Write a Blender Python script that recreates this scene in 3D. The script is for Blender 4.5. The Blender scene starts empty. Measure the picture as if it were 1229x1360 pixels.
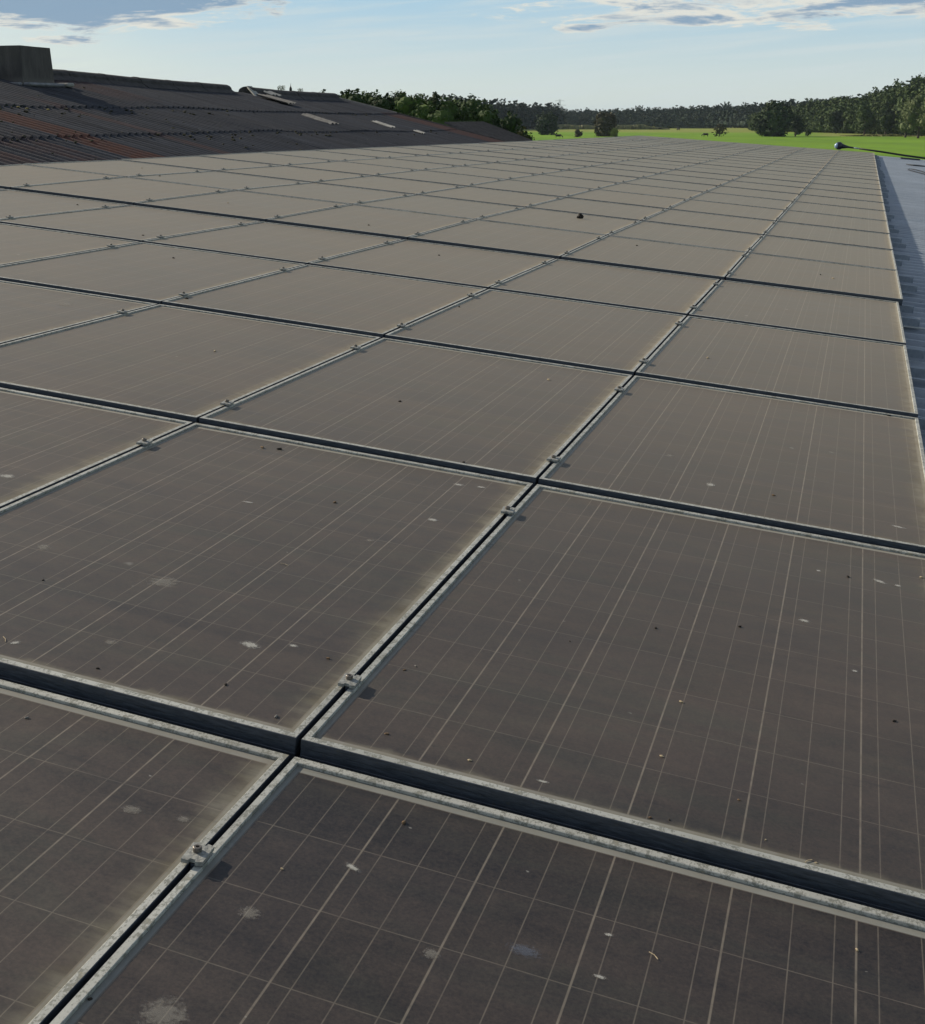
import bpy, bmesh, math, random
from mathutils import Matrix, Vector, noise
R = math.radians
sc = bpy.context.scene
C = sc.collection
random.seed(7)

# ------------------------------------------------------------------ camera
cam_d = bpy.data.cameras.new('camera'); cam = bpy.data.objects.new('camera', cam_d); C.objects.link(cam)
right = Vector((0.93426048, 0.35659131, 0.0))
down = Vector((0.07771781, -0.20361877, -0.97596073))
fwd = Vector((-0.34801912, 0.91180153, -0.21794646))
m = Matrix((right, -down, -fwd)).transposed().to_4x4()
m.translation = Vector((-0.26541, -1.80333, 1.01673))
cam.matrix_world = m
cam_d.sensor_fit = 'HORIZONTAL'; cam_d.sensor_width = 36
cam_d.lens = 1823.09/1229*36
cam_d.shift_x = (614.5-439.43)/1229
cam_d.shift_y = -(680-563.85)/1229
cam_d.clip_start = 0.05; cam_d.clip_end = 9000
sc.camera = cam
sc.view_settings.view_transform = 'Standard'; sc.view_settings.look = 'None'
sc.view_settings.exposure = 0.0; sc.view_settings.gamma = 1

# ------------------------------------------------------------------ sun
SUN_EL = R(27); SUN_AZ = R(-72)          # azimuth from +Y towards +X (negative: to the left)
sd = Vector((math.sin(SUN_AZ)*math.cos(SUN_EL), math.cos(SUN_AZ)*math.cos(SUN_EL), math.sin(SUN_EL)))
sl = bpy.data.lights.new('sun', 'SUN'); so = bpy.data.objects.new('sun', sl); C.objects.link(so)
sl.energy = 4.9; sl.angle = R(0.5); sl.color = (1.0, 0.90, 0.74)
so.rotation_euler = sd.to_track_quat('Z', 'Y').to_euler()

# ------------------------------------------------------------------ node helpers
class NT:
    def __init__(s, nt): s.nt = nt; s.n = nt.nodes; s.l = nt.links
    def new(s, t, **k):
        nd = s.n.new(t)
        for a, b in k.items(): setattr(nd, a, b)
        return nd
    def put(s, sock, v):
        if hasattr(v, 'is_output'): s.l.new(v, sock)
        elif v is not None:
            if isinstance(v, (tuple, list)) and len(v) == 3 and sock.type == 'RGBA': v = (*v, 1)
            sock.default_value = v
    def m(s, op, a, b=None, c=None, clamp=False):
        nd = s.new('ShaderNodeMath', operation=op, use_clamp=clamp)
        s.put(nd.inputs[0], a)
        if b is not None: s.put(nd.inputs[1], b)
        if c is not None: s.put(nd.inputs[2], c)
        return nd.outputs[0]
    def add(s, a, b): return s.m('ADD', a, b)
    def sub(s, a, b): return s.m('SUBTRACT', a, b)
    def mul(s, a, b): return s.m('MULTIPLY', a, b)
    def ss(s, x, lo, hi, a=0.0, b=1.0):
        nd = s.new('ShaderNodeMapRange', interpolation_type='SMOOTHSTEP')
        s.put(nd.inputs[0], x); s.put(nd.inputs[1], lo); s.put(nd.inputs[2], hi); s.put(nd.inputs[3], a); s.put(nd.inputs[4], b)
        return nd.outputs[0]
    def lin(s, x, lo, hi, a=0.0, b=1.0):
        nd = s.new('ShaderNodeMapRange')
        s.put(nd.inputs[0], x); s.put(nd.inputs[1], lo); s.put(nd.inputs[2], hi); s.put(nd.inputs[3], a); s.put(nd.inputs[4], b)
        return nd.outputs[0]
    def mix(s, f, a, b):
        nd = s.new('ShaderNodeMix', data_type='RGBA')
        s.put(nd.inputs[0], f); s.put(nd.inputs[6], a); s.put(nd.inputs[7], b)
        return nd.outputs[2]
    def xyz(s, v):
        nd = s.new('ShaderNodeSeparateXYZ'); s.put(nd.inputs[0], v); return nd.outputs
    def vec(s, x, y, z=0.0):
        nd = s.new('ShaderNodeCombineXYZ'); s.put(nd.inputs[0], x); s.put(nd.inputs[1], y); s.put(nd.inputs[2], z); return nd.outputs[0]
    def vmul(s, v, k):
        nd = s.new('ShaderNodeVectorMath', operation='MULTIPLY'); s.put(nd.inputs[0], v); s.put(nd.inputs[1], k); return nd.outputs[0]
    def vadd(s, v, k):
        nd = s.new('ShaderNodeVectorMath', operation='ADD'); s.put(nd.inputs[0], v); s.put(nd.inputs[1], k); return nd.outputs[0]
    def noise(s, v, scale, detail=4, rough=0.55, dist=0.0):
        nd = s.new('ShaderNodeTexNoise'); s.put(nd.inputs['Vector'], v); s.put(nd.inputs['Scale'], scale)
        nd.inputs['Detail'].default_value = detail; nd.inputs['Roughness'].default_value = rough; nd.inputs['Distortion'].default_value = dist
        return nd.outputs[0]
    def voro(s, v, scale):
        nd = s.new('ShaderNodeTexVoronoi'); s.put(nd.inputs['Vector'], v); s.put(nd.inputs['Scale'], scale)
        return nd.outputs['Distance'], nd.outputs['Color']
    def bump(s, h, strength=0.3, dist=0.01):
        nd = s.new('ShaderNodeBump'); nd.inputs['Strength'].default_value = strength; nd.inputs['Distance'].default_value = dist
        s.put(nd.inputs['Height'], h); return nd.outputs[0]

def mat(name, build):
    mt = bpy.data.materials.new(name); mt.use_nodes = True
    nt = mt.node_tree; t = NT(nt); b = nt.nodes['Principled BSDF']
    build(t, b); return mt
def P(t, b, **k):
    names = dict(col='Base Color', rough='Roughness', spec='Specular IOR Level', metal='Metallic', normal='Normal', sheen='Sheen Weight', srough='Sheen Roughness', stint='Sheen Tint', ior='IOR', trans='Transmission Weight', alpha='Alpha', sub='Subsurface Weight')
    for a, v in k.items(): t.put(b.inputs[names[a]], v)
def obco(t): return t.new('ShaderNodeTexCoord').outputs['Object']
def simple(name, col, rough=0.8, var=0.35, scale=8.0, metal=0.0, spec=0.3, bump=0.0):
    def f(t, b):
        co = obco(t); n = t.noise(co, scale, 5)
        dark = tuple(c*(1-var) for c in col); light = tuple(min(1, c*(1+var)) for c in col)
        P(t, b, col=t.mix(t.lin(n, .25, .75), dark, light), rough=rough, metal=metal, spec=spec)
        if bump: P(t, b, normal=t.bump(n, bump, .01))
    return mat(name, f)

# ------------------------------------------------------------------ world: sky with low clouds
w = bpy.data.worlds.new('World'); sc.world = w; w.use_nodes = True
wt = NT(w.node_tree); bg = w.node_tree.nodes['Background']
sky = wt.new('ShaderNodeTexSky', sky_type='NISHITA')
sky.sun_disc = False; sky.sun_elevation = SUN_EL; sky.sun_rotation = SUN_AZ
sky.air_density = 1.0; sky.dust_density = 0.6; sky.ozone_density = 1.5
SKY = 0.09
gen = wt.new('ShaderNodeTexCoord').outputs['Generated']
gx, gy, gz = wt.xyz(gen)[0:3]
az = wt.m('ARCTAN2', gx, gy); el = wt.m('ARCSINE', gz)
def ell(a0, e0, ra, re):      # soft elliptical cloud bank in azimuth / elevation
    da = wt.m('DIVIDE', wt.sub(az, a0), ra); de = wt.m('DIVIDE', wt.sub(el, e0), re)
    return wt.ss(wt.m('SQRT', wt.add(wt.mul(da, da), wt.mul(de, de))), 1.0, 0.0)
cv = wt.vec(wt.mul(az, 16), wt.mul(el, 95))
wv = wt.vec(wt.mul(az, 34), wt.mul(el, 170), 3.0)
n1 = wt.noise(cv, 1.0, 10, 0.68, 0.6)
n2 = wt.noise(wv, 1.0, 8, 0.6, 0.2)
banks = None
for (a0, e0, ra, re, s) in [(-.55, .084, .21, .032, 2.1), (-.08, .074, .26, .021, .82), (-.05, .086, .20, .016, 1.3), (.0, .074, .10, .010, 1.0), (-.545, .082, .14, .014, 1.15), (-.50, .066, .10, .010, .95), (-.585, .062, .07, .006, .75), (-.46, .075, .06, .009, .8),
                            (-.03, .080, .10, .012, .95), (-.11, .0665, .085, .009, 1.0), (.02, .068, .06, .008, .8), (-.21, .0825, .05, .006, .85), (-.195, .0605, .035, .0055, 1.0),
                            (-.035, .060, .05, .005, .7), (-.55, .052, .06, .005, .7)]:
    e_ = wt.mul(ell(a0, e0, ra, re), s); banks = e_ if banks is None else wt.m('MAXIMUM', banks, e_)
# higher sky, out of the frame, carries the same broken cloud
high = wt.mul(wt.ss(el, .10, .2), .34)
banks = wt.m('MAXIMUM', banks, high)
dens = wt.add(wt.mul(banks, .80), wt.add(wt.mul(wt.sub(n1, .5), 2.3), wt.mul(wt.sub(n2, .5), 1.1)))
cover = wt.mul(wt.ss(dens, .24, .56), wt.ss(banks, 0.02, .22))
# thin stretched veils
cv2 = wt.vec(wt.mul(az, 7), wt.add(wt.mul(el, 120), wt.mul(az, -9)), 9.0)
veil = wt.mul(wt.ss(wt.noise(cv2, 1.0, 6, .6, .3), .38, .72), .62)
streak = wt.mul(wt.m('MULTIPLY', ell(-.33, .057, .20, .0065), wt.ss(wt.noise(cv2, 1.4, 4), .25, .6)), .75)
veil = wt.m('MAXIMUM', veil, streak)
shade = wt.ss(wt.add(wt.mul(dens, .8), wt.mul(wt.sub(wt.noise(wt.vadd(cv, (0.12, .55, 0)), 1.0, 6), .5), 1.4)), .34, .80)
shade = wt.m('ADD', shade, wt.mul(wt.ss(el, .068, .078), wt.mul(ell(-.55, .09, .2, .03), 1.3)), clamp=True)
ccol = wt.mix(shade, (8.6, 8.5, 7.7), (2.7, 4.0, 5.5))
# the clouds' own brightness falls away from the sun side only a little
lo = wt.ss(wt.add(el, wt.mul(wt.ss(az, -.42, -.62), -.035)), .005, .095)
blue = wt.mix(.82, sky.outputs[0], wt.mix(lo, (7.4, 8.5, 8.4), (4.2, 6.7, 8.7)))
blue = wt.mix(wt.ss(el, .085, .22), blue, sky.outputs[0])
col = wt.mix(wt.mul(veil, wt.ss(el, .3, .08)), blue, (7.0, 7.9, 8.0))
col = wt.mix(wt.mul(cover, .92), col, ccol)
wt.put(bg.inputs[0], col); bg.inputs[1].default_value = SKY

# ------------------------------------------------------------------ mesh helpers
def put(o, parent=None):
    C.objects.link(o)
    if parent is not None: o.parent = parent
    return o
def obj(name, bm, mt, parent=None, smooth=False):
    me = bpy.data.meshes.new(name); bm.to_mesh(me); bm.free()
    for m_ in (mt if isinstance(mt, (list, tuple)) else [mt]): me.materials.append(m_)
    if smooth:
        for p in me.polygons: p.use_smooth = True
    return put(bpy.data.objects.new(name, me), parent)
def raw(name, verts, faces, mt, parent=None, smooth=False, mi=None):
    me = bpy.data.meshes.new(name); me.from_pydata(verts, [], faces); me.update()
    for m_ in (mt if isinstance(mt, (list, tuple)) else [mt]): me.materials.append(m_)
    if smooth: me.polygons.foreach_set('use_smooth', [True]*len(me.polygons))
    if mi: me.polygons.foreach_set('material_index', mi)
    return put(bpy.data.objects.new(name, me), parent)
def tag(o, label=None, cat=None, group=None, kind=None):
    if label: o['label'] = label
    if cat: o['category'] = cat
    if group: o['group'] = group
    if kind: o['kind'] = kind
    return o
def empty(name, mw):
    o = bpy.data.objects.new(name, None); o.empty_display_size = .1; C.objects.link(o); o.matrix_world = mw; return o
def box(bm, x0, x1, y0, y1, z0, z1, mi=0):
    v = [bm.verts.new(p) for p in ((x0,y0,z0),(x1,y0,z0),(x1,y1,z0),(x0,y1,z0),(x0,y0,z1),(x1,y0,z1),(x1,y1,z1),(x0,y1,z1))]
    fs = []
    for f in ((0,3,2,1),(4,5,6,7),(0,1,5,4),(1,2,6,5),(2,3,7,6),(3,0,4,7)):
        g = bm.faces.new([v[i] for i in f]); g.material_index = mi; fs.append(g)
    return v
def bevel(bm, w, seg=1):
    bmesh.ops.bevel(bm, geom=list(bm.edges), offset=w, segments=seg, affect='EDGES', clamp_overlap=True)
def tube(bm, pts, rad, n=8, cap=True):
    rings = []
    for i, p in enumerate(pts):
        p = Vector(p); a = Vector(pts[max(0, i-1)]); b = Vector(pts[min(len(pts)-1, i+1)])
        d = (b-a).normalized(); u = d.orthogonal().normalized() if abs(d.z) < .9 else Vector((1,0,0)); u = (u - d*u.dot(d)).normalized(); v = d.cross(u)
        r_ = rad[i] if isinstance(rad, (list, tuple)) else rad
        rings.append([bm.verts.new(p + r_*(math.cos(2*math.pi*k/n)*u + math.sin(2*math.pi*k/n)*v)) for k in range(n)])
    for a, b in zip(rings, rings[1:]):
        for k in range(n): bm.faces.new((a[k], a[(k+1)%n], b[(k+1)%n], b[k]))
    if cap: bm.faces.new(rings[0][::-1]); bm.faces.new(rings[-1])

# ------------------------------------------------------------------ the array's plane
TH = -0.08700526
BASE = Matrix.Rotation(-TH, 4, 'Y')
PXC, PYR = 0.9985, 1.67
NROW0, NROW1 = -2, 26
def shift(r): return -0.012 if r < 4 else 0.011
STEP = {-1: .010, 0: .019, 1: .010, 2: .0095, 3: .0065, 4: .0165}
rs = random.Random(3)
for r in range(5, NROW1+2): STEP[r] = rs.choice((.0005, .0015, .0025, .003, .0045))
STEP[-2] = .005
def base_h(r, c):
    pts = [(-3, 0), (2.4, 0), (4, .014), (5, .028), (8, .02), (16, -.055), (27, -.135)]
    for (a, x), (b, y) in zip(pts, pts[1:]):
        if r <= b: g = x + (y-x)*(r-a)/(b-a); break
    else: g = pts[-1][1]
    hr = .005 if r in (4, 5) else 0.0
    return g*c/7.0 + hr
ORD = ['first','second','third','fourth','fifth','sixth','seventh','eighth','ninth','tenth','eleventh','twelfth','thirteenth','fourteenth','fifteenth','sixteenth','seventeenth','eighteenth','nineteenth','twentieth','twenty-first','twenty-second','twenty-third','twenty-fourth','twenty-fifth','twenty-sixth','twenty-seventh','twenty-eighth','twenty-ninth']
def surf(u, v):
    """height of the frames' top above the reference plane at (u, v)"""
    r = math.floor(v/PYR); t = v/PYR - r; c = -u/PXC
    return base_h(r, c)*(1-t) + (base_h(r+1, c)-STEP.get(r+1, .006))*t
def plane_mw(u, v, n=0, rz=0.0): return BASE @ Matrix.Translation((u, v, n)) @ Matrix.Rotation(rz, 4, 'Z')

# ------------------------------------------------------------------ materials of the array
def glass_mat(t, b):
    tc = t.new('ShaderNodeTexCoord'); co = tc.outputs['Object']; x, y, z = t.xyz(co)[0:3]
    oi = t.new('ShaderNodeObjectInfo'); rnd = oi.outputs['Random']
    loc = oi.outputs['Location']
    off = t.vec(t.mul(rnd, 37.0), t.mul(rnd, 91.0), t.mul(rnd, 13.0))
    rc = t.vadd(co, off)
    cx = t.m('DIVIDE', t.sub(x, .021), .158); cy = t.m('DIVIDE', t.sub(y, .035), .158)
    def line(v, period, width):      # 1 on the line
        d = t.m('PINGPONG', v, period/2.0)     # 0 at multiples of the period
        return t.ss(d, width, width*.35)
    wob = t.mul(t.sub(t.noise(rc, 2.0, 2), .5), .004)
    cxw = t.add(cx, wob)
    gapx = line(cxw, 1.0, .0125)
    bus = t.m('MAXIMUM', line(t.add(cxw, 1/6+1), 1.0, .0075), t.m('MAXIMUM', line(t.add(cxw, .5+1), 1.0, .0075), line(t.add(cxw, 5/6+1), 1.0, .0075)))
    gapy = line(cy, 1.0, .0085)
    inx = t.mul(t.ss(cx, -.012, .0), t.ss(cx, 6.012, 6.0)); iny = t.mul(t.ss(cy, -.012, .0), t.ss(cy, 10.012, 10.0))
    inside = t.mul(inx, iny)
    lineamt = t.m('MAXIMUM', t.mul(gapx, .66), t.m('MAXIMUM', t.mul(bus, .40), t.mul(gapy, .36)))
    # break the lines up with dirt
    brk = t.lin(t.noise(rc, 34.0, 4), .3, .65, .55, 1.0)
    lineamt = t.mul(lineamt, brk)
    cellc = t.voro(t.vec(t.m('FLOOR', cx), t.m('FLOOR', cy), t.mul(rnd, 50)), 1.0)[1]
    cell = t.mix(t.xyz(cellc)[0], (.009, .008, .010), (.0145, .0125, .0145))
    surfc = t.mix(lineamt, cell, (.27, .235, .185))
    margin = t.mix(t.noise(rc, 12.0, 3), (.17, .175, .16), (.30, .30, .27))
    surfc = t.mix(inside, margin, surfc)
    # dust: thin film with long wipes down and across the slope
    wipe = t.noise(t.vmul(rc, (1.3, 9.0, 1.0)), 1.0, 5, .6, .6)
    blot = t.noise(rc, 1.5, 5, .6)
    fine = t.noise(rc, 60.0, 3)
    mott = t.noise(rc, 14.0, 5, .7)
    dustf = t.add(t.lin(wipe, .32, .68, -.055, .055), t.add(t.lin(blot, .3, .7, .09, .185), t.add(t.lin(fine, .3, .7, -.02, .03), t.lin(mott, .3, .7, -.035, .035))))
    dustf = t.add(dustf, t.mul(t.sub(rnd, .5), .07))
    # the lowest edge (high x) and the near edge gather tan silt and algae
    en = t.mul(t.sub(t.noise(t.vmul(rc, (1.0, .6, 1.0)), 22.0, 5, .65), .5), .045)
    ew = t.mul(t.noise(t.vec(t.mul(rnd, 9), t.mul(y, 1.5), 0), 1.0, 3), .05)
    run = t.mul(t.sub(t.noise(t.vmul(rc, (3.0, 42.0, 1.0)), 1.0, 4, .6), .5), .07)
    edge = t.ss(t.add(x, t.add(t.add(en, run), ew)), .925, 1.015)
    edge = t.mul(edge, edge)
    nearb = t.mul(t.ss(t.add(y, en), .050, .018), .75)
    farb = t.mul(t.ss(t.add(y, t.mul(en, .6)), 1.612, 1.632), .35)
    leftb = t.mul(t.ss(t.add(x, t.mul(en, .4)), .022, .010), .12)
    silt = t.m('MAXIMUM', t.mul(edge, .8), t.m('MAXIMUM', nearb, t.m('MAXIMUM', farb, leftb)))
    dustc = t.mix(t.noise(rc, 1.1, 3), (.235, .180, .140), (.205, .170, .135))
    siltc = t.mix(t.lin(t.noise(rc, 15.0, 5), .3, .7), (.125, .110, .075), (.215, .205, .165))
    tint = t.noise(t.vmul(rc, (2.2, 7.0, 1.0)), 1.0, 6, .7, .8)
    dustc = t.mix(t.lin(tint, .35, .65, 0, .8), dustc, (.205, .150, .125)); dustc = t.mix(t.lin(tint, .5, .3, 0, .7), dustc, (.135, .150, .115))
    speck = t.noise(rc, 170.0, 3, .8); dustf = t.add(dustf, t.lin(speck, .32, .72, -.06, .09))
    c1 = t.mix(t.m('MAXIMUM', dustf, 0.0), surfc, dustc)
    wet = t.ss(t.noise(t.vmul(rc, (2.0, 26.0, 1.0)), 1.0, 5, .65, 1.2), .58, .72); c1 = t.mix(t.mul(wet, .38), c1, (.010, .012, .016))
    c1 = t.mix(silt, c1, siltc)
    # droppings and spots of their own shape
    dv = t.vadd(rc, t.vmul(t.new('ShaderNodeTexNoise').outputs['Color'], (0, 0, 0)))
    warp = t.new('ShaderNodeTexNoise'); t.put(warp.inputs['Vector'], rc); warp.inputs['Scale'].default_value = 45; warp.inputs['Detail'].default_value = 3
    wv_ = t.vadd(rc, t.vmul(t.vadd(warp.outputs['Color'], (-.5, -.5, -.5)), (.022, .022, 0)))
    flat = t.vmul(wv_, (1, 1, 0)); flat = t.vadd(flat, t.vec(0, 0, t.mul(rnd, 77)))
    d1, c1v = t.voro(flat, 7.0); r1, r2, r3 = t.xyz(c1v)[0:3]
    sp1 = t.mul(t.mul(t.ss(d1, t.mul(r2, .09), t.mul(r2, .03)), t.m('GREATER_THAN', r1, .72)), t.lin(r3, 0, 1, .12, .5))
    d2, c2v = t.voro(flat, 28.0); q1, q2, q3 = t.xyz(c2v)[0:3]
    sp2 = t.mul(t.mul(t.ss(d2, t.mul(q2, .10), t.mul(q2, .03)), t.m('GREATER_THAN', q1, .86)), t.lin(q3, 0, 1, .1, .8))
    c1 = t.mix(t.m('MAXIMUM', sp1, sp2), c1, (.42, .41, .37))
    d3, c3v = t.voro(t.vadd(flat, (5.3, 2.1, 0)), 16.0); k1, k2, k3 = t.xyz(c3v)[0:3]
    dk = t.mul(t.ss(d3, t.mul(k2, .12), t.mul(k2, .05)), t.m('GREATER_THAN', k1, .93))
    c1 = t.mix(t.mul(dk, .8), c1, (.012, .010, .008))
    rough = t.lin(t.add(dustf, silt), .05, .6, .50, .8)
    P(t, b, col=c1, rough=rough, spec=.30, sheen=.36, srough=.27, stint=(1.0, .84, .62))
    bmp = t.bump(t.add(t.mul(fine, .3), t.add(t.mul(silt, 1.2), t.mul(sp1, .8))), .12, .002)
    P(t, b, normal=bmp)
M_glass = mat('dusty solar glass', glass_mat)

def frame_mat(t, b):
    tc = t.new('ShaderNodeTexCoord'); co = tc.outputs['Object']
    oi = t.new('ShaderNodeObjectInfo'); rc = t.vadd(co, t.vec(t.mul(oi.outputs['Random'], 31), t.mul(oi.outputs['Random'], 17), 0))
    a = t.noise(t.vmul(rc, (1, .55, 1)), 240, 4, .75); bl = t.noise(rc, 40, 4, .6); lg = t.noise(rc, 5, 3)
    base = t.mix(t.lin(lg, .3, .7), (.37, .37, .335), (.52, .52, .475))
    base = t.mix(t.mul(t.ss(t.add(a, t.mul(t.sub(bl, .5), .9)), .47, .60), .75), base, (.17, .17, .14))
    base = t.mix(t.mul(t.ss(bl, .60, .75), .4), base, (.50, .43, .28))
    P(t, b, col=base, rough=.62, metal=.25, spec=.4, normal=t.bump(a, .25, .001))
M_frame = mat('oxidised aluminium', frame_mat)
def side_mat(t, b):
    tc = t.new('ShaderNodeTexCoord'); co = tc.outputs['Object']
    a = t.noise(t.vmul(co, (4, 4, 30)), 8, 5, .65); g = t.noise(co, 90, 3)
    c = t.mix(t.lin(a, .3, .75), (.034, .040, .050), (.105, .120, .145))  # shade of the panel gaps is mixed into this dark bluish colour
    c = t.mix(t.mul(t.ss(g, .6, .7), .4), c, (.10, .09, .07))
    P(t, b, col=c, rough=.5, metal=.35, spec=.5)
M_side = mat('shade-darkened frame side', side_mat)
M_rail = simple('mounting rail aluminium', (.30, .33, .38), .45, .25, 30, metal=.5)
M_clamp = simple('grey cast clamp', (.31, .31, .285), .6, .45, 160, metal=.3, bump=.3)
M_bolt = simple('rusty bolt', (.18, .16, .14), .5, .5, 300, metal=.6)

# ------------------------------------------------------------------ solar panels
PW, PL, FH = .990, 1.650, .038
def make_panel():
    root = empty('solar_module', Matrix())
    # frame: four mitred bars with a raised lip; side faces have their shade put into a darker colour
    prof = [(0, -FH), (0, -.027), (.0005, -.0262), (.0005, -.0143), (0, -.0135), (0, -.0008), (.0008, 0), (.0105, 0), (.0113, -.0008), (.0113, -.0052), (.0016, -.0052), (.0016, -FH+.0015), (.028, -FH+.0015), (.028, -FH)]
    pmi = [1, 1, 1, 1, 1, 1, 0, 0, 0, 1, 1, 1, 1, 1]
    cs = [((0, 0), (1, 1)), ((PW, 0), (-1, 1)), ((PW, PL), (-1, -1)), ((0, PL), (1, -1))]
    verts = []; faces = []; mi = []
    for (cx, cy), (dx, dy) in cs:
        for (d, h) in prof: verts.append((cx+dx*d, cy+dy*d*(1.45 if d < .02 else 1), h))
    n = len(prof)
    for k in range(4):
        k2 = (k+1) % 4
        for i in range(n):
            j = (i+1) % n
            faces.append((k*n+i, k2*n+i, k2*n+j, k*n+j)); mi.append(pmi[i])
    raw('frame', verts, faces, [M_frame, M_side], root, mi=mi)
    # glass sheet, finely divided so it can sag a hair
    bm = bmesh.new(); e = .0017
    e2 = .0026; box(bm, e, PW-e, e2, PL-e2, -.0100, -.0053)
    obj('glass', bm, M_glass, root)
    return root
def copy_tree(o, parent=None):
    c = o.copy(); C.objects.link(c); c.parent = parent
    for ch in o.children: copy_tree(ch, c)
    return c
proto = make_panel(); first = True
for r in range(NROW0, NROW1):
    for k in range(7):
        o = proto if first else copy_tree(proto); first = False
        u0 = -(k+1)*PXC + .004 + shift(r) + random.uniform(-.0008, .0008)
        v0 = r*PYR
        cm = k + .5
        h0 = base_h(r, cm); h1 = base_h(r+1, cm) - STEP.get(r+1, .006)
        h0 += random.uniform(-.0006, .0006)
        tx = math.atan2(h1-h0, PL)
        ty = -math.atan2(base_h(r, k+1)-base_h(r, k), PXC)
        # rotation about the local u axis then about v; keep the lower right corner at its height
        hl = h0 + (base_h(r, k+1)-base_h(r, k))*.5
        o.matrix_world = BASE @ Matrix.Translation((u0, v0, hl)) @ Matrix.Rotation(random.uniform(-.0007, .0007), 4, 'Z') @ Matrix.Rotation(tx, 4, 'X') @ Matrix.Rotation(-ty, 4, 'Y')
        col_s = 'rightmost column' if k == 0 else ('leftmost column' if k == 6 else '%s column from the right' % ORD[k])
        row_s = 'row under the camera' if r <= -2 else ('nearest row' if r == -1 else ('last row by the meadow' if r == NROW1-1 else '%s row from the camera' % ORD[r+1]))
        tag(o, 'dusty framed solar panel, %s, %s' % (col_s, row_s), 'solar panel', 'solar panels laid edge to edge on the roof')

# ------------------------------------------------------------------ clamps between columns
def clamp_plate(bm):
    # plate seen from above: a bar across the joint with a notch at each short end
    w_, l_ = .0145, .023
    pts = [(-w_, -l_), (-.005, -l_), (-.004, -l_+.005), (.004, -l_+.005), (.005, -l_), (w_, -l_+.003), (w_, l_-.002), (.005, l_), (.004, l_-.005), (-.004, l_-.005), (-.006, l_), (-w_, l_-.004)]
    vb = [bm.verts.new((x, y, .0025)) for x, y in pts]; vt = [bm.verts.new((x, y, .0080)) for x, y in pts]
    bm.faces.new(vt); bm.faces.new(vb[::-1])
    for i in range(len(pts)): j = (i+1) % len(pts); bm.faces.new((vb[i], vb[j], vt[j], vt[i]))
    return bm
def bolt_mesh(bm):
    def cyl(r, z0, z1, n=14):
        a = [bm.verts.new((-.002+r*math.cos(2*math.pi*i/n), .002+r*math.sin(2*math.pi*i/n), z0)) for i in range(n)]
        b_ = [bm.verts.new((v.co.x, v.co.y, z1)) for v in a]
        for i in range(n): bm.faces.new((a[i], a[(i+1)%n], b_[(i+1)%n], b_[i]))
        return a, b_
    a, b_ = cyl(.0062, .0080, .0138)
    # chamfer and hex socket
    n = 14; c_ = [bm.verts.new((-.002+(v.co.x+.002)*.86, .002+(v.co.y-.002)*.86, .0146)) for v in b_]
    d_ = [bm.verts.new((-.002+(v.co.x+.002)*.45, .002+(v.co.y-.002)*.45, .0146)) for v in b_]
    e_ = [bm.verts.new((v.co.x, v.co.y, .0115)) for v in d_]
    for i in range(n):
        j = (i+1) % n
        bm.faces.new((b_[i], b_[j], c_[j], c_[i])); bm.faces.new((c_[i], c_[j], d_[j], d_[i])); bm.faces.new((d_[i], d_[j], e_[j], e_[i]))
    bm.faces.new(e_); return bm
cl = empty('panel_clamp', Matrix())
obj('clamp_plate', clamp_plate(bmesh.new()), M_clamp, cl)
obj('bolt', bolt_mesh(bmesh.new()), M_bolt, cl)
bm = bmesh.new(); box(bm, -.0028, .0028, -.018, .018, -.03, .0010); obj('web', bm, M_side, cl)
first = True
CLV = (.125, .800)
spots = []
for r in range(NROW0, NROW1):
    for c in range(1, 7):
        for q, fv in enumerate(CLV):
            v = (r + fv)*PYR + random.uniform(-.02, .02)
            u = -c*PXC + shift(r) + random.uniform(-.0008, .0008)
            spots.append((r, c, q, u, v))
vis = [s for s in spots if s[0] >= -1]
vis.sort(key=lambda s: (s[3]+.35)**2 + (s[4]+1.8)**2)
near = vis[:300]; far = vis[300:] + [s for s in spots if s[0] < -1]
def clamp_mw(s): 
    return plane_mw(s[3], s[4], surf(s[3], s[4]) + .0005, random.uniform(-.12, .12))
for s in near:
    r, c, q, u, v = s
    big = (u+.35)**2 + (v+1.8)**2 < 12**2
    if first: o = cl; first = False
    else: o = copy_tree(cl)
    o.matrix_world = clamp_mw(s)
    e_ = 'near' if q == 0 else 'far'
    rw = 'nearest row' if r == -1 else '%s row' % ORD[r+1]
    tag(o, 'grey clamp joining %s and %s columns from the right, %s end of %s' % (ORD[c-1], ORD[c], e_, rw), 'clamp', 'clamps bridging the joints between panel columns')
bm = bmesh.new()
for s in far:
    k0 = len(bm.verts); clamp_plate(bm); bm.verts.ensure_lookup_table()
    bmesh.ops.transform(bm, matrix=clamp_mw(s), verts=bm.verts[k0:])
o = obj('panel_clamp_row', bm, M_clamp); tag(o, 'many tiny grey clamps in the far joints of the solar array', 'clamps', 'clamps bridging the joints between panel columns', 'stuff')

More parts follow.
